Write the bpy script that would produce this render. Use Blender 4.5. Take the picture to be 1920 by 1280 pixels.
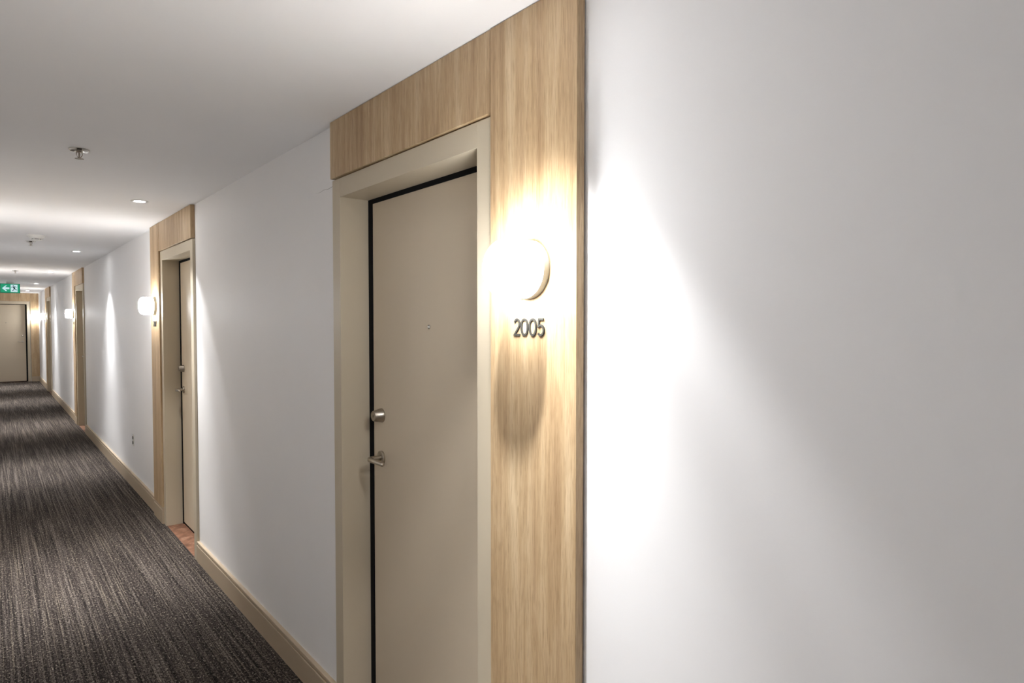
import bpy, bmesh, math, random
from mathutils import Vector, Matrix

# ---------------------------------------------------------------- scene, camera, light level
scene = bpy.context.scene
for o in list(bpy.data.objects):
    bpy.data.objects.remove(o)

D = 1.102            # right wall plane (x)
LEFT = -0.42         # left wall plane (x)
H = 2.44             # ceiling height
YE = 22.2            # end wall plane (y)
YB = -4.0            # wall behind the camera
EYE = 1.643

cam_data = bpy.data.cameras.new('camera')
cam_data.sensor_fit = 'HORIZONTAL'
cam_data.sensor_width = 36.0
cam_data.lens = 1204.19 / 1920 * 36.0
cam_data.clip_start = 0.02
cam_data.clip_end = 100
cam = bpy.data.objects.new('camera', cam_data)
scene.collection.objects.link(cam)
cam.location = (0, 0, EYE)
cam.rotation_euler = (math.radians(90 - 1.73), 0, math.radians(-39.203))
scene.camera = cam

world = bpy.data.worlds.new('world')
scene.world = world
world.use_nodes = True
world.node_tree.nodes['Background'].inputs[0].default_value = (1, 1, 1, 1)
world.node_tree.nodes['Background'].inputs[1].default_value = 0.0

vs = scene.view_settings
vs.view_transform = 'Standard'
vs.look = 'None'
vs.gamma = 1.0
vs.use_curve_mapping = False
vs.exposure = 0.24

SPOT_W = 45.0        # wide field of each recessed downlight
CORE_W = 180.0       # narrow core of the same beam
SCONCE_L = 59.0      # radiance of the opal sconce glass
LENS_L = 72.0       # radiance of the downlight lens
WARM = (0.985, 0.99, 1.0)

# ---------------------------------------------------------------- materials
def srgb(r, g, b):
    def f(c):
        c /= 255.0
        return c / 12.92 if c <= 0.04045 else ((c + 0.055) / 1.055) ** 2.4
    return (f(r), f(g), f(b), 1)

class NT:
    def __init__(self, name):
        self.m = bpy.data.materials.new(name)
        self.m.use_nodes = True
        self.t = self.m.node_tree
        self.b = self.t.nodes['Principled BSDF']
    def n(self, kind, **kw):
        nd = self.t.nodes.new(kind)
        for k, v in kw.items():
            if hasattr(nd, k):
                setattr(nd, k, v)
            else:
                nd.inputs[k].default_value = v
        return nd
    def l(self, a, b):
        self.t.links.new(a, b)
    def coords(self, scale=(1, 1, 1), kind='Object'):
        tc = self.n('ShaderNodeTexCoord')
        mp = self.n('ShaderNodeMapping')
        mp.inputs['Scale'].default_value = scale
        self.l(tc.outputs[kind], mp.inputs['Vector'])
        return mp.outputs[0]
    def noise(self, vec, scale, detail=3, rough=0.5, dist=0.0):
        nd = self.n('ShaderNodeTexNoise')
        nd.inputs['Scale'].default_value = scale
        nd.inputs['Detail'].default_value = detail
        nd.inputs['Roughness'].default_value = rough
        nd.inputs['Distortion'].default_value = dist
        self.l(vec, nd.inputs['Vector'])
        return nd.outputs['Fac']
    def ramp(self, fac, stops):
        nd = self.n('ShaderNodeValToRGB')
        els = nd.color_ramp.elements
        while len(els) < len(stops):
            els.new(0.5)
        for e, (p, c) in zip(els, stops):
            e.position = p
            e.color = c
        self.l(fac, nd.inputs['Fac'])
        return nd.outputs['Color']
    def mix(self, a, b, fac, mode='MIX'):
        nd = self.n('ShaderNodeMix', data_type='RGBA', blend_type=mode)
        for sock, v in ((nd.inputs[0], fac), (nd.inputs[6], a), (nd.inputs[7], b)):
            if hasattr(v, 'is_linked') or hasattr(v, 'links'):
                self.l(v, sock)
            else:
                sock.default_value = v
        return nd.outputs[2]
    def bump(self, fac, strength, dist):
        nd = self.n('ShaderNodeBump')
        nd.inputs['Strength'].default_value = strength
        nd.inputs['Distance'].default_value = dist
        self.l(fac, nd.inputs['Height'])
        self.l(nd.outputs[0], self.b.inputs['Normal'])
    def set(self, col=None, rough=None, metal=None, spec=None):
        if col is not None:
            if hasattr(col, 'links'):
                self.l(col, self.b.inputs['Base Color'])
            else:
                self.b.inputs['Base Color'].default_value = col
        if rough is not None:
            self.b.inputs['Roughness'].default_value = rough
        if metal is not None:
            self.b.inputs['Metallic'].default_value = metal
        if spec is not None:
            self.b.inputs['Specular IOR Level'].default_value = spec
        return self.m

def m_paint(name, col, var=0.03, rough=0.6, bump=0.12, scale=260, spec=0.35):
    t = NT(name)
    c = t.coords()
    big = t.noise(c, 1.6, 3)
    dark = tuple(x * (1 - var) for x in col[:3]) + (1,)
    lite = tuple(min(1, x * (1 + var)) for x in col[:3]) + (1,)
    col_s = t.ramp(big, [(0.3, dark), (0.7, lite)])
    t.bump(t.noise(c, scale, 2), bump, 0.0006)
    return t.set(col_s, rough, 0.0, spec)

def m_wood():
    t = NT('oak_laminate')
    info = t.n('ShaderNodeObjectInfo')
    tc = t.n('ShaderNodeTexCoord')
    shift = t.n('ShaderNodeVectorMath', operation='SCALE')
    shift.inputs[0].default_value = (3.1, 4.7, 9.3)
    t.l(info.outputs['Random'], shift.inputs['Scale'])
    moved = t.n('ShaderNodeVectorMath', operation='ADD')
    t.l(tc.outputs['Object'], moved.inputs[0])
    t.l(shift.outputs[0], moved.inputs[1])
    def grain(scale):
        mp = t.n('ShaderNodeMapping')
        mp.inputs['Scale'].default_value = scale
        t.l(moved.outputs[0], mp.inputs['Vector'])
        return mp.outputs[0]
    broad = t.noise(grain((10, 10, 0.5)), 2.0, 4, 0.55, 0.3)
    band = t.noise(grain((38, 38, 0.9)), 2.0, 3, 0.6, 0.5)
    fibre = t.noise(grain((150, 150, 3.0)), 3.0, 4, 0.65, 0.2)
    pore = t.noise(grain((260, 260, 9.0)), 2.0, 2, 0.6)
    cath = t.noise(grain((6, 6, 0.8)), 1.6, 2, 0.5, 0.2)
    # contour lines of a slow noise read as cathedral figure
    mu = t.n('ShaderNodeMath', operation='MULTIPLY'); mu.inputs[1].default_value = 26.0
    t.l(cath, mu.inputs[0])
    sn = t.n('ShaderNodeMath', operation='SINE')
    t.l(mu.outputs[0], sn.inputs[0])
    a = t.ramp(broad, [(0.30, srgb(178, 150, 116)), (0.5, srgb(196, 170, 134)), (0.72, srgb(212, 190, 156))])
    a = t.mix(a, t.ramp(band, [(0.32, (0.74, 0.69, 0.62, 1)), (0.58, (1, 1, 1, 1))]), 0.5, 'MULTIPLY')
    a = t.mix(a, t.ramp(fibre, [(0.32, (0.66, 0.60, 0.53, 1)), (0.56, (1, 1, 1, 1))]), 0.45, 'MULTIPLY')
    a = t.mix(a, t.ramp(pore, [(0.38, (0.50, 0.43, 0.35, 1)), (0.47, (1, 1, 1, 1))]), 0.45, 'MULTIPLY')
    a = t.mix(a, t.ramp(sn.outputs[0], [(0.0, (0.80, 0.74, 0.66, 1)), (0.45, (1, 1, 1, 1))]), 0.35, 'MULTIPLY')
    t.bump(fibre, 0.06, 0.0005)
    return t.set(a, 0.45, 0.0, 0.4)

def m_carpet():
    t = NT('charcoal_streaked_carpet')
    broad = t.noise(t.coords((18, 0.5, 1)), 1.0, 2, 0.5)
    streak = t.noise(t.coords((85, 0.75, 1)), 1.0, 3, 0.65)
    yarn = t.noise(t.coords((130, 0.8, 1)), 1.0, 2, 0.6)
    tuft = t.noise(t.coords((1, 0.6, 1)), 125, 2, 0.8)
    fleck = t.noise(t.coords((1, 0.6, 1)), 95, 3, 0.85)
    a = t.ramp(streak, [(0.34, srgb(40, 36, 35)), (0.5, srgb(68, 61, 58)), (0.66, srgb(104, 96, 90))])
    a = t.mix(a, t.ramp(broad, [(0.34, (0.6, 0.58, 0.57, 1)), (0.62, (1.0, 1.0, 1.0, 1))]), 0.5, 'MULTIPLY')
    line = t.ramp(yarn, [(0.58, (0, 0, 0, 1)), (0.66, (1, 1, 1, 1))])
    a = t.mix(a, srgb(142, 131, 117), t.mix((0, 0, 0, 1), line, 0.5))
    a = t.mix(a, t.ramp(tuft, [(0.40, (0.08, 0.075, 0.075, 1)), (0.58, (1.35, 1.35, 1.35, 1))]), 0.85, 'MULTIPLY')
    fl = t.ramp(fleck, [(0.58, (0, 0, 0, 1)), (0.63, (1, 1, 1, 1))])
    a = t.mix(a, srgb(186, 175, 158), t.mix((0, 0, 0, 1), fl, 0.65))
    t.bump(tuft, 0.9, 0.004)
    return t.set(a, 0.95, 0.0, 0.05)

def m_metal(name, col, rough):
    t = NT(name)
    sc = t.noise(t.coords((400, 400, 30)), 3.0, 2)
    t.bump(sc, 0.05, 0.0003)
    return t.set(col, rough, 1.0)

def m_emit(name, col, strength):
    t = NT(name)
    t.set(tuple(0.5 * c for c in col[:3]) + (1,), 0.4)
    t.b.inputs['Emission Color'].default_value = (*col[:3], 1)
    t.b.inputs['Emission Strength'].default_value = strength
    return t.m

def m_threshold():
    t = NT('reddish_threshold')
    c = t.coords((1, 1, 1))
    n1 = t.noise(c, 14, 4, 0.65, 0.6)
    n2 = t.noise(c, 60, 3, 0.6)
    a = t.ramp(n1, [(0.3, srgb(96, 66, 50)), (0.55, srgb(136, 97, 76)), (0.75, srgb(172, 140, 118))])
    g = t.ramp(n2, [(0.35, (0.7, 0.65, 0.6, 1)), (0.6, (1, 1, 1, 1))])
    a = t.mix(a, g, 0.6, 'MULTIPLY')
    return t.set(a, 0.5, 0, 0.4)

M = dict(
    wall=m_paint('white_wall_paint', (0.90, 0.892, 0.892, 1), 0.012, 0.55, 0.10, 340),
    ceil=m_paint('white_ceiling_paint', (0.90, 0.892, 0.892, 1), 0.012, 0.8, 0.10, 300, 0.2),
    taupe=m_paint('taupe_enamel', srgb(194, 182, 160), 0.03, 0.42, 0.06, 300, 0.4),
    leaf=m_paint('taupe_door_enamel', srgb(202, 188, 166), 0.03, 0.5, 0.15, 500, 0.35),
    base=m_paint('taupe_skirting_enamel', srgb(184, 166, 142), 0.03, 0.45, 0.05, 300, 0.4),
    wood=m_wood(), carpet=m_carpet(), threshold=m_threshold(),
    steel=m_metal('satin_nickel', srgb(176, 168, 156), 0.28),
    chrome=m_metal('polished_chrome', srgb(200, 198, 192), 0.10),
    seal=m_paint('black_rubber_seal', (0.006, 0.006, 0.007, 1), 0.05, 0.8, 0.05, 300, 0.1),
    digit=m_paint('dark_grey_digits', srgb(62, 61, 57), 0.05, 0.65, 0.05, 300, 0.15),
    opal=m_emit('lit_opal_glass', WARM, SCONCE_L),
    lens=m_emit('lit_downlight_lens', WARM, LENS_L),
    sconce_base=m_paint('white_sconce_base', (0.40, 0.43, 0.41, 1), 0.02, 0.4, 0.02, 200, 0.4),
    white=m_paint('white_plastic', (0.74, 0.73, 0.70, 1), 0.02, 0.4, 0.02, 200, 0.4),
    dark=m_paint('dark_plastic', (0.03, 0.028, 0.026, 1), 0.05, 0.4, 0.02, 200, 0.4),
    green=m_emit('lit_green_sign', (0.0, 0.30, 0.15), 0.7),
    green_case=m_paint('green_sign_case', (0.01, 0.13, 0.07, 1), 0.05, 0.5, 0.02, 200, 0.3),
    sign_white=m_emit('lit_white_sign', (0.66, 0.90, 0.95), 0.6),
    sign_dark=m_paint('dark_teal_print', (0.0, 0.06, 0.10, 1), 0.05, 0.6, 0.0, 200, 0.1),
)

# ---------------------------------------------------------------- mesh helpers
COL = scene.collection

def link_mesh(name, verts, faces, mat, parent=None, smooth=False, bevel=0.0, auto=None):
    me = bpy.data.meshes.new(name)
    bm = bmesh.new()
    off = parent_world(parent) if parent else Vector((0, 0, 0))
    bv = [bm.verts.new(Vector(v) - off) for v in verts]
    for f in faces:
        try:
            bm.faces.new([bv[i] for i in f])
        except ValueError:
            pass
    bmesh.ops.recalc_face_normals(bm, faces=bm.faces)
    if bevel > 0:
        bmesh.ops.bevel(bm, geom=list(bm.edges), offset=bevel, segments=2, profile=0.6, affect='EDGES', clamp_overlap=True)
    if smooth:
        for f in bm.faces:
            f.smooth = True
        lim = auto or math.radians(35)
        for e in bm.edges:
            if len(e.link_faces) == 2 and e.calc_face_angle(0) > lim:
                e.smooth = False
    bm.to_mesh(me)
    bm.free()
    me.materials.append(mat)
    o = bpy.data.objects.new(name, me)
    COL.objects.link(o)
    if parent:
        o.parent = parent
    return o

def parent_world(p):
    v = Vector((0, 0, 0))
    while p:
        v += p.location
        p = p.parent
    return v

def boxgeo(a, b):
    (x0, y0, z0), (x1, y1, z1) = a, b
    v = [(x, y, z) for x in (x0, x1) for y in (y0, y1) for z in (z0, z1)]
    f = [(0, 1, 3, 2), (4, 6, 7, 5), (0, 4, 5, 1), (2, 3, 7, 6), (0, 2, 6, 4), (1, 5, 7, 3)]
    return v, f

def join(*gs):
    V, F = [], []
    for v, f in gs:
        n = len(V)
        V += list(v)
        F += [tuple(i + n for i in q) for q in f]
    return V, F

def mapped(g, fn):
    return [fn(*v) for v in g[0]], g[1]

def lathe(profile, seg=48):
    """profile = [(radius, axial)], axis = third coordinate; returns (a, b, axial) geometry"""
    V, F = [], []
    rows = []
    for r, h in profile:
        if r < 1e-6:
            rows.append([len(V)])
            V.append((0, 0, h))
        else:
            rows.append(list(range(len(V), len(V) + seg)))
            V += [(r * math.cos(2 * math.pi * k / seg), r * math.sin(2 * math.pi * k / seg), h) for k in range(seg)]
    for a, b in zip(rows, rows[1:]):
        for k in range(seg):
            k2 = (k + 1) % seg
            if len(a) == 1 and len(b) == 1:
                continue
            if len(a) == 1:
                F.append((a[0], b[k], b[k2]))
            elif len(b) == 1:
                F.append((a[k], a[k2], b[0]))
            else:
                F.append((a[k], a[k2], b[k2], b[k]))
    if len(rows[0]) > 1:
        F.append(tuple(reversed(rows[0])))
    if len(rows[-1]) > 1:
        F.append(tuple(rows[-1]))
    return V, F

def prism(poly, h0, h1):
    n = len(poly)
    V = [(x, y, h0) for x, y in poly] + [(x, y, h1) for x, y in poly]
    F = [tuple(range(n)), tuple(range(2 * n - 1, n - 1, -1))]
    F += [(i, (i + 1) % n, (i + 1) % n + n, i + n) for i in range(n)]
    return V, F

def tag(o, label, cat, group=None, kind=None):
    o['label'] = label
    o['category'] = cat
    if group:
        o['group'] = group
    if kind:
        o['kind'] = kind
    return o

def thing(name, loc, label, cat, group=None, kind=None):
    o = bpy.data.objects.new(name, None)
    o.empty_display_size = 0.1
    COL.objects.link(o)
    o.location = loc
    return tag(o, label, cat, group, kind)

# the right wall's own frame: u = along corridor, v = out of the wall, z = up
def right(s0):
    return lambda u, v, z: (D - v, s0 + u, z)

def left(s0):
    return lambda u, v, z: (LEFT + v, s0 + u, z)

def endwall(x0):
    return lambda u, v, z: (x0 + u, YE - v, z)

# ---------------------------------------------------------------- the doors' measures
FW, FACE, FO = 1.054, 0.069, 0.018       # frame width, face width, how far it stands out
HI, HF = 2.136, 2.209                    # clear height, frame height
DEPTH = 0.107                            # reveal behind the wall plane
PW, PT = 0.333, 0.030                    # side panel width and thickness
DOORS = [(1.418, 'near'), (4.757, 'far'), (11.25, 'far'), (17.70, 'far')]
LEFT_DOORS = [4.757, 11.25, 17.70]       # across the corridor, out of the picture
END_X = 0.907 - FW                       # end door's left outer edge

# ---------------------------------------------------------------- the shell
EX = -2.6                                # far side of the turning at the corridor's end
tag(link_mesh('floor', *boxgeo((EX, YB, -0.06), (D - 0.012, YE - 0.012, 0.0)), M['carpet']),
    'dark charcoal carpet with lengthwise pale streaks along the corridor', 'carpet', kind='structure')
tag(link_mesh('ceiling', *boxgeo((EX - 0.15, YB - 0.15, H), (D + 0.3, YE + 0.3, H + 0.1)), M['ceil']),
    'plain white painted corridor ceiling with small fittings', 'ceiling', kind='structure')

def wall_with_openings(fn, lo, hi, openings, thick=0.24):
    parts, cur = [], lo
    for a, b, h in openings:
        parts.append(boxgeo((cur, -thick, -0.06), (a, 0, H)))
        parts.append(boxgeo((a, -thick, h), (b, 0, H)))
        cur = b
    parts.append(boxgeo((cur, -thick, -0.06), (hi, 0, H)))
    return mapped(join(*parts), fn)

INS = 0.004
op = [(s + INS, s + FW - INS, HF - INS) for s, _ in DOORS]
tag(link_mesh('wall_right', *wall_with_openings(right(0), YB, YE, op), M['wall']),
    'long white painted corridor wall holding the row of doors', 'wall', kind='structure')
tag(link_mesh('wall_far', *wall_with_openings(endwall(0), EX, D, [(END_X + INS, END_X + FW - INS, HF - INS)]), M['wall']),
    'white wall closing the far end of the corridor', 'wall', kind='structure')
lop = [(s + INS, s + FW - INS, HF - INS) for s in LEFT_DOORS]
tag(link_mesh('wall_left', *join(wall_with_openings(left(0), YB, 20.6, lop), boxgeo((EX, 20.36, -0.06), (LEFT - 0.24, 20.6, H))), M['wall']),
    'white painted corridor wall opposite the doors', 'wall', kind='structure')
tag(link_mesh('wall_back', *boxgeo((LEFT, YB - 0.15, -0.06), (D, YB, H)), M['wall']),
    'white wall across the corridor behind the viewer', 'wall', kind='structure')
tag(link_mesh('wall_passage', *boxgeo((EX - 0.15, 20.6, -0.06), (EX, YE, H)), M['wall']),
    'white wall at the end of the side passage', 'wall', kind='structure')

# hairline crack in the paint beside the first door's header
crack = [(2.476 + i * 0.026, 2.196 + 0.0022 * math.sin(i * 1.7) - 0.0004 * i) for i in range(9)]
cp = [(u, z + 0.0006 * (1 - i / 9)) for i, (u, z) in enumerate(crack)] + [(u, z - 0.0006 * (1 - i / 9)) for i, (u, z) in reversed(list(enumerate(crack)))]
g = mapped(prism(cp, 0.0, 0.0004), lambda a, b, c: (D - c, a, b))
wc = link_mesh('paint_crack', *g, M['dark'], bpy.data.objects['wall_right'])

# ---------------------------------------------------------------- skirting
PROFILE = [(0, 0), (0.020, 0), (0.020, 0.110), (0.0185, 0.1125), (0.013, 0.1130), (0.013, 0.1185),
           (0.018, 0.1190), (0.018, 0.134), (0.0165, 0.136), (0, 0.136)]

def board(fn, u0, u1, v0=0.0):
    n = len(PROFILE)
    V = [(u0, v0 + a, b) for a, b in PROFILE] + [(u1, v0 + a, b) for a, b in PROFILE]
    F = [tuple(range(n)), tuple(range(2 * n - 1, n - 1, -1))]
    F += [(i, (i + 1) % n, (i + 1) % n + n, i + n) for i in range(n)]
    return mapped((V, F), fn)

bb = thing('baseboard_right', (D, 0, 0), 'taupe skirting with grooved cap along the wall of doors', 'baseboard', kind='structure')
edges = []
cur = YB
for s, side in DOORS:
    a = s - PW - 0.010 if side == 'near' else s
    b = s + FW + (PW + 0.010 if side == 'far' else 0)
    edges.append((cur, a))
    cur = b
edges.append((cur, YE))
for a, b in edges:
    link_mesh('skirting_board', *board(right(0), a, b), M['base'], bb)
bl = thing('baseboard_left', (LEFT, 0, 0), 'taupe skirting along the wall opposite the doors', 'baseboard', kind='structure')
cur = YB
for s in LEFT_DOORS + [20.6]:
    link_mesh('skirting_board', *board(left(0), cur, s), M['base'], bl)
    cur = s + FW + PW + 0.006
bf = thing('baseboard_far', (0, YE, 0), 'taupe skirting along the far end wall', 'baseboard', kind='structure')
link_mesh('skirting_board', *board(endwall(0), EX, END_X - 0.2), M['base'], bf)

# ---------------------------------------------------------------- doors
def frame_geo():
    v0, v1 = -DEPTH - 0.06, FO
    # jambs and head as one ring with a mitred look: three boxes, plus the rebate behind the stop
    return join(boxgeo((0, v0, -0.003), (FACE, v1, HF)), boxgeo((FW - FACE, v0, -0.003), (FW, v1, HF)),
                boxgeo((FACE, v0, HI), (FW - FACE, v1, HF)))

def tube(path, rad, seg=14):
    """round bar along a polyline with rounded ends"""
    V, F = [], []
    pts = [Vector(p) for p in path]
    rows = []
    for i, p in enumerate(pts):
        d = (pts[min(i + 1, len(pts) - 1)] - pts[max(i - 1, 0)]).normalized()
        up = Vector((0, 0, 1)) if abs(d.z) < 0.9 else Vector((1, 0, 0))
        a = d.cross(up).normalized()
        b = a.cross(d).normalized()
        r = rad[i] if isinstance(rad, (list, tuple)) else rad
        rows.append(list(range(len(V), len(V) + seg)))
        V += [tuple(p + a * r * math.cos(2 * math.pi * k / seg) + b * r * math.sin(2 * math.pi * k / seg)) for k in range(seg)]
    for q, w in zip(rows, rows[1:]):
        F += [(q[k], q[(k + 1) % seg], w[(k + 1) % seg], w[k]) for k in range(seg)]
    F.append(tuple(reversed(rows[0])))
    F.append(tuple(rows[-1]))
    return V, F

def build_door(n, fn, base, label):
    d = thing('door_%d' % n, base, label, 'door', kind='structure')
    link_mesh('door_frame', *mapped(frame_geo(), fn), M['taupe'], d, bevel=0.0012)
    u0, u1 = FACE, FW - FACE
    S = 0.014
    vf = -DEPTH                     # leaf face
    # black rubber seal round the leaf, and a black strip painted as the shadow gap beneath it
    link_mesh('seal_and_gap_shade', *mapped(join(
        boxgeo((u0, vf - 0.02, 0.0), (u0 + S, vf + 0.003, HI)),
        boxgeo((u1 - S - 0.019, vf - 0.02, 0.0), (u1, vf + 0.003, HI)),
        boxgeo((u0 + S, vf - 0.02, HI - S - 0.004), (u1 - S - 0.019, vf + 0.003, HI)),
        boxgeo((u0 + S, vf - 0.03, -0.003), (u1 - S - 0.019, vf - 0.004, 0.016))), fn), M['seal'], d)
    leaf = link_mesh('door_leaf', *mapped(boxgeo((u0 + S, vf - 0.045, 0.016), (u1 - S - 0.019, vf, HI - S - 0.004)), fn), M['leaf'], d, bevel=0.0015)
    link_mesh('threshold', *mapped(boxgeo((u0, -DEPTH - 0.05, -0.05), (u1, 0.012, -0.003)), fn), M['threshold'], d)
    # hardware on the far (latch) side
    uh = u1 - 0.100
    def at(u, z):
        return lambda a, b, c: fn(u + a, vf + c, z + b)
    bolt = link_mesh('deadbolt', *mapped(lathe([(0.0285, 0), (0.0285, 0.004), (0.0275, 0.007), (0.0205, 0.036), (0.019, 0.038), (0.0, 0.038)], 40), at(uh, 1.272)),
                     M['steel'], leaf, smooth=True)
    link_mesh('keyhole', *mapped(boxgeo((-0.0016, -0.005, 0.0375), (0.0016, 0.005, 0.0386)), at(uh, 1.272)), M['dark'], bolt)
    lv = link_mesh('lever_handle', *mapped(join(
        tube([(uh, vf + 0.005, 1.103), (uh, vf + 0.046, 1.103), (uh - 0.002, vf + 0.054, 1.103), (uh - 0.010, vf + 0.058, 1.103),
              (uh - 0.06, vf + 0.059, 1.103), (uh - 0.112, vf + 0.057, 1.102), (uh - 0.117, vf + 0.055, 1.102)],
             [0.0105, 0.0105, 0.0105, 0.0105, 0.0092, 0.0085, 0.005])), fn), M['steel'], leaf, smooth=True)
    link_mesh('rose', *mapped(lathe([(0.0275, 0), (0.0275, 0.007), (0.0255, 0.009), (0.0, 0.009)], 40), at(uh, 1.103)), M['steel'], lv, smooth=True)
    pe = link_mesh('peephole', *mapped(lathe([(0.0078, 0), (0.0078, 0.0022), (0.0058, 0.0035), (0.0040, 0.002), (0.0, 0.0024)], 24), at((u0 + u1) / 2, 1.626)),
                   M['chrome'], leaf, smooth=True)
    return d

build_door(1, right(1.418), (D, 1.418, 0), 'nearest taupe door, set in a deep frame beside the number 2005')
build_door(2, right(4.757), (D, 4.757, 0), 'second taupe door along the wall, seen nearly edge-on with reddish threshold')
build_door(3, right(11.25), (D, 11.25, 0), 'third taupe door along the wall, a narrow dark recess')
build_door(4, right(17.70), (D, 17.70, 0), 'fourth and farthest taupe door in the long side wall')
build_door(5, endwall(END_X), (END_X, YE, 0), 'taupe door facing down the corridor in the far end wall')

ORD = ['nearest', 'middle', 'farthest']
for i, s in enumerate(LEFT_DOORS):
    build_door(6 + i, left(s), (LEFT, s, 0), '%s taupe door in the wall opposite, out of the picture' % ORD[i])

# ---------------------------------------------------------------- oak cladding round the doors
def cladding(n, fn, base, label, side, pw=PW, both=False):
    t = thing('trim_%d' % n, base, label, 'wood panelling', kind='structure')
    link_mesh('header_panel', *mapped(boxgeo((-0.0060 if side == 'near' else 0.003, 0, HF + 0.005), (FW - 0.003 if side == 'near' else FW + 0.004, PT - 0.002, H - 0.002)), fn), M['wood'], t, bevel=0.0012)
    def sidep(a, b):
        link_mesh('side_panel', *mapped(boxgeo((a, 0.005, 0.136), (b, PT, H - 0.002)), fn), M['wood'], t, bevel=0.0012)
        link_mesh('batten', *mapped(boxgeo((a + 0.012, 0, 0.136), (b - 0.012, 0.005, H - 0.002)), fn), M['dark'], t)
        link_mesh('plinth_board', *board(fn, a, b, 0.012), M['base'], t)
        link_mesh('plinth_backing', *mapped(boxgeo((a, 0, 0), (b, 0.012, 0.136)), fn), M['base'], t)
    if side == 'near':
        sidep(-PW - 0.010, -0.010)
    else:
        sidep(FW + 0.006, FW + 0.006 + pw)
    return t

cladding(1, right(1.418), (D, 1.418, 0), 'pale oak panelling over and beside the nearest door, carrying number 2005', 'near')
cladding(2, right(4.757), (D, 4.757, 0), 'pale oak panelling over and beyond the second door along the wall', 'far')
cladding(3, right(11.25), (D, 11.25, 0), 'pale oak panelling over and beyond the third door along the wall', 'far')
cladding(4, right(17.70), (D, 17.70, 0), 'pale oak panelling over and beyond the fourth door along the wall', 'far')
cladding(5, endwall(END_X), (END_X, YE, 0), 'oak panelling round the door in the far end wall', 'far', pw=D - 0.907 - 0.008)

for i, s in enumerate(LEFT_DOORS):
    cladding(6 + i, left(s), (LEFT, s, 0), 'oak panelling round the %s door in the wall opposite' % ORD[i], 'far')

# ---------------------------------------------------------------- sconces
def sconce(fn, u, z, v0, label):
    x = fn(u, v0, z)
    s = thing('wall_sconce', x, label, 'wall lamp', 'opal wall sconces beside the doors')
    m = lambda a, b, c: fn(u + a, v0 + c, z + b)
    link_mesh('mounting_base', *mapped(lathe([(0.074, 0.0), (0.0745, 0.016), (0.0735, 0.019), (0.060, 0.019)], 64), m), M['sconce_base'], s, smooth=True)
    R, r, h0, h1 = 0.0715, 0.033, 0.0195, 0.114
    prof = [(0.060, h0), (R - 0.010, h0), (R - 0.004, h0 + 0.003), (R, h0 + 0.010)]
    for k in range(0, 9):
        a = k / 8 * math.pi / 2
        prof.append((R - r + r * math.cos(a), h1 - r + r * math.sin(a)))
    prof += [(0.02, h1 + 0.0015), (0.0, h1 + 0.0018)]
    link_mesh('opal_shade', *mapped(lathe(prof, 64), m), M['opal'], s, smooth=True)
    return s

LZ = 1.776
LU_FAR = FW + 0.006 + PW / 2
sconce(right(1.418), -0.010 - PW / 2, LZ, PT, 'lit round opal sconce right above the number 2005')
sconce(right(4.757), LU_FAR, LZ, PT, 'lit drum-shaped opal sconce beyond the second door')
sconce(right(11.25), LU_FAR, LZ, PT, 'lit opal sconce beyond the third door')
sconce(right(17.70), LU_FAR, LZ, PT, 'small lit opal sconce beyond the fourth door, near the end wall')
sconce(endwall(0), 1.008, LZ, PT, 'lit opal sconce on the far end wall beside its door')

for i, s in enumerate(LEFT_DOORS):
    sconce(left(s), LU_FAR, LZ, PT, 'lit opal sconce by the %s door in the wall opposite' % ORD[i])

# ---------------------------------------------------------------- room numbers
def stroke(path, w, closed=False):
    """flat ribbon of width w along a 2-D path -> quads (left, right)"""
    n = len(path)
    L, R_ = [], []
    for i in range(n):
        if closed:
            p0, p1, p2 = path[i - 1], path[i], path[(i + 1) % n]
        else:
            p0, p1, p2 = path[max(i - 1, 0)], path[i], path[min(i + 1, n - 1)]
        d1 = Vector((p1[0] - p0[0], p1[1] - p0[1]))
        d2 = Vector((p2[0] - p1[0], p2[1] - p1[1]))
        if d1.length < 1e-9: d1 = d2
        if d2.length < 1e-9: d2 = d1
        d1.normalize(); d2.normalize()
        n1 = Vector((-d1.y, d1.x)); n2 = Vector((-d2.y, d2.x))
        m = (n1 + n2)
        m = m / max(m.length, 1e-6)
        k = min(1 / max(m.dot(n1), 0.3), 2.2)
        L.append((p1[0] + m.x * w / 2 * k, p1[1] + m.y * w / 2 * k))
        R_.append((p1[0] - m.x * w / 2 * k, p1[1] - m.y * w / 2 * k))
    return L, R_

def ribbon(path, w, h0, h1, closed=False):
    L, R_ = stroke(path, w, closed)
    n = len(path)
    V = [(x, y, h) for h in (h0, h1) for x, y in L] + [(x, y, h) for h in (h0, h1) for x, y in R_]
    l0, l1, r0, r1 = 0, n, 2 * n, 3 * n
    F = []
    for i in range(n if closed else n - 1):
        j = (i + 1) % n
        F += [(l1 + i, l1 + j, r1 + j, r1 + i), (l0 + i, r0 + i, r0 + j, l0 + j),
              (l0 + i, l0 + j, l1 + j, l1 + i), (r0 + i, r1 + i, r1 + j, r0 + j)]
    if not closed:
        F += [(l0, l1, r1, r0), (l0 + n - 1, r0 + n - 1, r1 + n - 1, l1 + n - 1)]
    return V, F

def arc(cx, cy, rx, ry, a0, a1, n):
    return [(cx + rx * math.cos(math.radians(a0 + (a1 - a0) * k / n)), cy + ry * math.sin(math.radians(a0 + (a1 - a0) * k / n))) for k in range(n + 1)]

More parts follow.
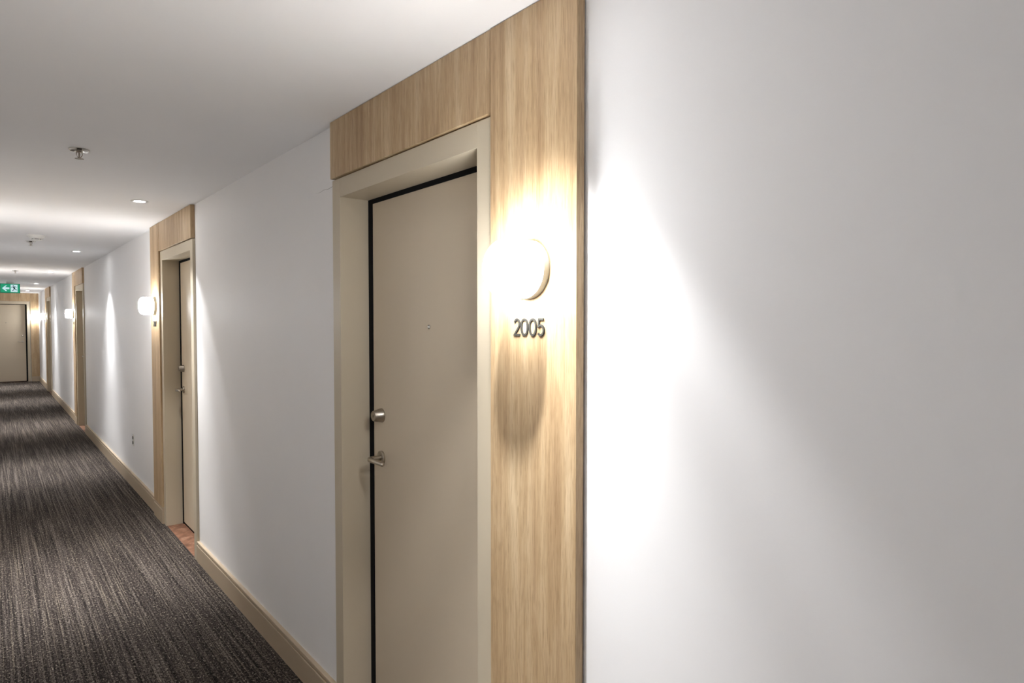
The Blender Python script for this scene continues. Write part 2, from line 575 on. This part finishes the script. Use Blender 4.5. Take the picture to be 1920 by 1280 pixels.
# digits in a cell of height 1, centre line coordinates; (path, closed, width)
DIG = {
    '0': ([(0.33 + 0.27 * math.copysign(abs(math.cos(t)) ** 0.85, math.cos(t)), 0.5 + 0.445 * math.copysign(abs(math.sin(t)) ** 0.9, math.sin(t)))
           for t in [2 * math.pi * k / 40 for k in range(40)]], True, 0.66),
    '2': (arc(0.30, 0.69, 0.225, 0.255, 165, -20, 14) + [(0.46, 0.50), (0.075, 0.055), (0.565, 0.055)], False, 0.58),
    '5': ([(0.53, 0.945), (0.145, 0.945), (0.105, 0.555)] + arc(0.275, 0.335, 0.255, 0.275, 105, -140, 18)[0:], False, 0.58),
    '7': ([(0.05, 0.945), (0.52, 0.945), (0.17, 0.0)], False, 0.55),
    '9': (arc(0.30, 0.68, 0.235, 0.265, -30, 330, 24) + [(0.16, 0.0)], False, 0.60),
}

def room_number(txt, fn, u, zc, v0, label, height=0.0445):
    t = thing('room_number', fn(u, v0, zc), label, 'room number', 'metal room numbers under the sconces')
    total = sum(DIG[c][2] * 1.10 for c in txt) * height
    x = -total / 2
    for c in txt:
        path, closed, wd = DIG[c]
        pts = [(x + px * height, (py - 0.5) * height) for px, py in path]
        g = ribbon(pts, 0.0052, 0.0, 0.0035, closed)
        # reading direction runs towards the viewer, against u
        link_mesh('digit', *mapped(g, lambda a, b, c2: fn(u - a, v0 + c2, zc + b)), M['digit'], t)
        x += wd * 1.10 * height
    return t

room_number('2005', right(1.418), -0.010 - PW / 2 + 0.002, 1.630, PT, 'dark grey metal number 2005 on the nearest oak panel')
room_number('2007', right(4.757), LU_FAR, 1.630, PT, 'small dark room number under the sconce beyond the second door')
room_number('2009', right(11.25), LU_FAR, 1.630, PT, 'tiny dark room number under the sconce beyond the third door')

# ---------------------------------------------------------------- ceiling fittings
def downlight(x, y, label):
    t = thing('recessed_downlight', (x, y, H), label, 'downlight', 'recessed downlights in the corridor ceiling')
    m = lambda a, b, c: (x + a, y + b, H - c)
    link_mesh('trim_ring', *mapped(lathe([(0.052, 0.0), (0.052, 0.0015), (0.049, 0.003), (0.034, 0.0035), (0.033, 0.0005)], 48), m), M['white'], t, smooth=True)
    link_mesh('lens', *mapped(lathe([(0.0328, 0.0006), (0.0328, 0.0022), (0.0, 0.0026)], 40), m), M['lens'], t, smooth=True)
    for nm, watt, size, blend in (('downlight_field', SPOT_W, 76, 0.40), ('downlight_core', CORE_W, 56, 1.0)):
        ld = bpy.data.lights.new(nm, 'SPOT')
        ld.energy = watt
        ld.color = WARM
        ld.spot_size = math.radians(size)
        ld.spot_blend = blend
        ld.shadow_soft_size = 0.022
        lo = bpy.data.objects.new(nm, ld)
        COL.objects.link(lo)
        lo.parent = t
        lo.location = (0, 0, -0.035)
    return t

for y, lab in ((-2.90, 'recessed ceiling downlight behind the viewer'),
               (1.15, 'recessed ceiling downlight above the nearest sconce'),
               (4.855, 'bright recessed downlight nearest in view, by the second door'),
               (8.742, 'recessed downlight over the wall between the second and third doors'),
               (12.624, 'recessed downlight by the sconce of the third door'),
               (16.53, 'farthest small recessed downlight, beyond the exit sign'),
               (20.41, 'recessed downlight at the corridor end behind the exit sign')):
    downlight(0.79, y, lab)
for y, where in ((-2.90, 'behind the viewer'), (1.15, 'opposite the number 2005'), (4.855, 'opposite the second door'),  # unseen second row, added for ambient light, guessed from the carpet's light pools
                 (8.742, 'between the second and third doors'), (12.624, 'opposite the sconce of the third door'),
                 (16.53, 'just past the exit sign'), (20.41, 'at the corridor end')):
    downlight(LEFT + 0.31, y, 'added unseen recessed downlight of the opposite row, ' + where)

def sprinkler(x, y, label):
    t = thing('fire_sprinkler', (x, y, H), label, 'sprinkler', 'pendent fire sprinklers on the ceiling')
    m = lambda a, b, c: (x + a, y + b, H - c)
    link_mesh('escutcheon', *mapped(lathe([(0.042, 0.0), (0.042, 0.003), (0.036, 0.009), (0.020, 0.011), (0.014, 0.006), (0.0, 0.006)], 40), m), M['chrome'], t, smooth=True)
    link_mesh('stem', *mapped(lathe([(0.010, 0.006), (0.010, 0.014), (0.004, 0.016), (0.0035, 0.034), (0.006, 0.036), (0.007, 0.042)], 20), m), M['steel'], t, smooth=True)
    link_mesh('yoke_arm', *mapped(tube([(0.010, 0, 0.012), (0.012, 0, 0.024), (0.006, 0, 0.036)], 0.0018, 8), m), M['steel'], t, smooth=True)
    link_mesh('yoke_arm', *mapped(tube([(-0.010, 0, 0.012), (-0.012, 0, 0.024), (-0.006, 0, 0.036)], 0.0018, 8), m), M['steel'], t, smooth=True)
    # toothed deflector plate
    poly = []
    for k in range(48):
        r = 0.018 if (k // 2) % 2 == 0 else 0.0135
        poly.append((r * math.cos(2 * math.pi * k / 48), r * math.sin(2 * math.pi * k / 48)))
    link_mesh('deflector', *mapped(prism(poly, 0.042, 0.0435), m), M['steel'], t)
    return t

sprinkler(0.342, 3.584, 'chrome pendent sprinkler nearest on the ceiling, alone at upper left')
sprinkler(0.342, 7.925, 'small pendent sprinkler just beyond the white smoke detector')
sprinkler(0.342, 12.57, 'tiny far pendent sprinkler on the ceiling before the exit sign')

t = thing('smoke_detector', (0.36, 7.36, H), 'white round smoke detector with dark vent slots on the ceiling', 'smoke detector')
m = lambda a, b, c: (0.36 + a, 7.36 + b, H - c)
link_mesh('base_plate', *mapped(lathe([(0.074, 0), (0.074, 0.010), (0.071, 0.014), (0.05, 0.014)], 48), m), M['white'], t, smooth=True)
link_mesh('sensor_head', *mapped(lathe([(0.064, 0.014), (0.062, 0.022), (0.046, 0.034), (0.044, 0.034)], 48), m), M['white'], t, smooth=True)
link_mesh('vent_ring', *mapped(lathe([(0.036, 0.032), (0.036, 0.040), (0.03, 0.040)], 40), m), M['dark'], t, smooth=True)
link_mesh('cap', *mapped(lathe([(0.043, 0.040), (0.042, 0.046), (0.036, 0.050), (0.0, 0.051)], 48), m), M['white'], t, smooth=True)
for k in range(6):
    a = k * math.pi / 3
    c, s_ = math.cos(a), math.sin(a)
    g = boxgeo((0.036, -0.002, 0.033), (0.042, 0.002, 0.041))
    link_mesh('vent_rib', *mapped(g, lambda x_, y_, z_: m(x_ * c - y_ * s_, x_ * s_ + y_ * c, z_)), M['white'], t)

# ---------------------------------------------------------------- exit sign
X0, X1, Z0, Z1, SY = 0.196, 0.512, 2.218, 2.404, 16.15
xs = thing('exit_sign', ((X0 + X1) / 2, SY, Z0), 'lit green exit sign with white left arrow and running figure', 'exit sign')
link_mesh('sign_case', *boxgeo((X0, SY, Z0), (X1, SY + 0.05, Z1)), M['green_case'], xs, bevel=0.004)
link_mesh('ceiling_canopy', *boxgeo((X0 + 0.10, SY + 0.005, Z1), (X1 - 0.10, SY + 0.045, H)), M['white'], xs, bevel=0.002)
fx = lambda a, b, c: (X0 + a, SY - c, Z0 + b)      # a to the right, b up, c out of the face
W_, H_ = X1 - X0, Z1 - Z0
face = link_mesh('lit_face', *mapped(boxgeo((0.008, 0.008, 0.0), (W_ - 0.008, H_ - 0.008, 0.0015)), fx), M['green'], xs)
ay = H_ / 2
arrow = [(0.030, ay), (0.088, ay + 0.055), (0.112, ay + 0.055), (0.078, ay + 0.019), (0.146, ay + 0.019), (0.146, ay - 0.019),
         (0.078, ay - 0.019), (0.112, ay - 0.055), (0.088, ay - 0.055)]
link_mesh('arrow', *mapped(prism(arrow, 0.0015, 0.0022), fx), M['sign_white'], xs)
link_mesh('doorway_square', *mapped(boxgeo((0.166, 0.020, 0.0015), (0.274, H_ - 0.020, 0.0022)), fx), M['sign_white'], xs)
man = join(
    mapped(lathe([(0.0095, 0.0022), (0.0095, 0.003), (0, 0.003)], 20), lambda a, b, c: (0.208 + a, 0.146 + b, c)),
    ribbon([(0.212, 0.128), (0.226, 0.086)], 0.024, 0.0022, 0.003),
    ribbon([(0.216, 0.126), (0.188, 0.116), (0.172, 0.116)], 0.009, 0.0022, 0.003),
    ribbon([(0.218, 0.124), (0.244, 0.124), (0.256, 0.106)], 0.009, 0.0022, 0.003),
    ribbon([(0.226, 0.088), (0.214, 0.066), (0.192, 0.044)], 0.011, 0.0022, 0.003),
    ribbon([(0.230, 0.090), (0.248, 0.066), (0.268, 0.060)], 0.011, 0.0022, 0.003))
link_mesh('running_figure', *mapped(man, fx), M['sign_dark'], xs)

# ---------------------------------------------------------------- wall outlet
oc = thing('wall_outlet', (D, 7.31, 0.47), 'dark double wall socket low between second and third doors', 'outlet')
fo = right(7.31)
link_mesh('cover_plate', *mapped(boxgeo((-0.036, 0, 0.412), (0.036, 0.005, 0.529)), fo), M['white'], oc, bevel=0.002)
for zc in (0.446, 0.495):
    so = link_mesh('socket', *mapped(prism([(0.017 * math.cos(a) * 1.05, 0.0175 * math.sin(a)) for a in [2 * math.pi * k / 20 for k in range(20)]], 0.004, 0.0095),
                                     lambda a, b, c: fo(a, c, zc + b)), M['dark'], oc)
    for du in (-0.006, 0.006):
        link_mesh('slot', *mapped(boxgeo((du - 0.001, 0.0095, zc - 0.004), (du + 0.001, 0.0100, zc + 0.004)), fo), M['seal'], so)
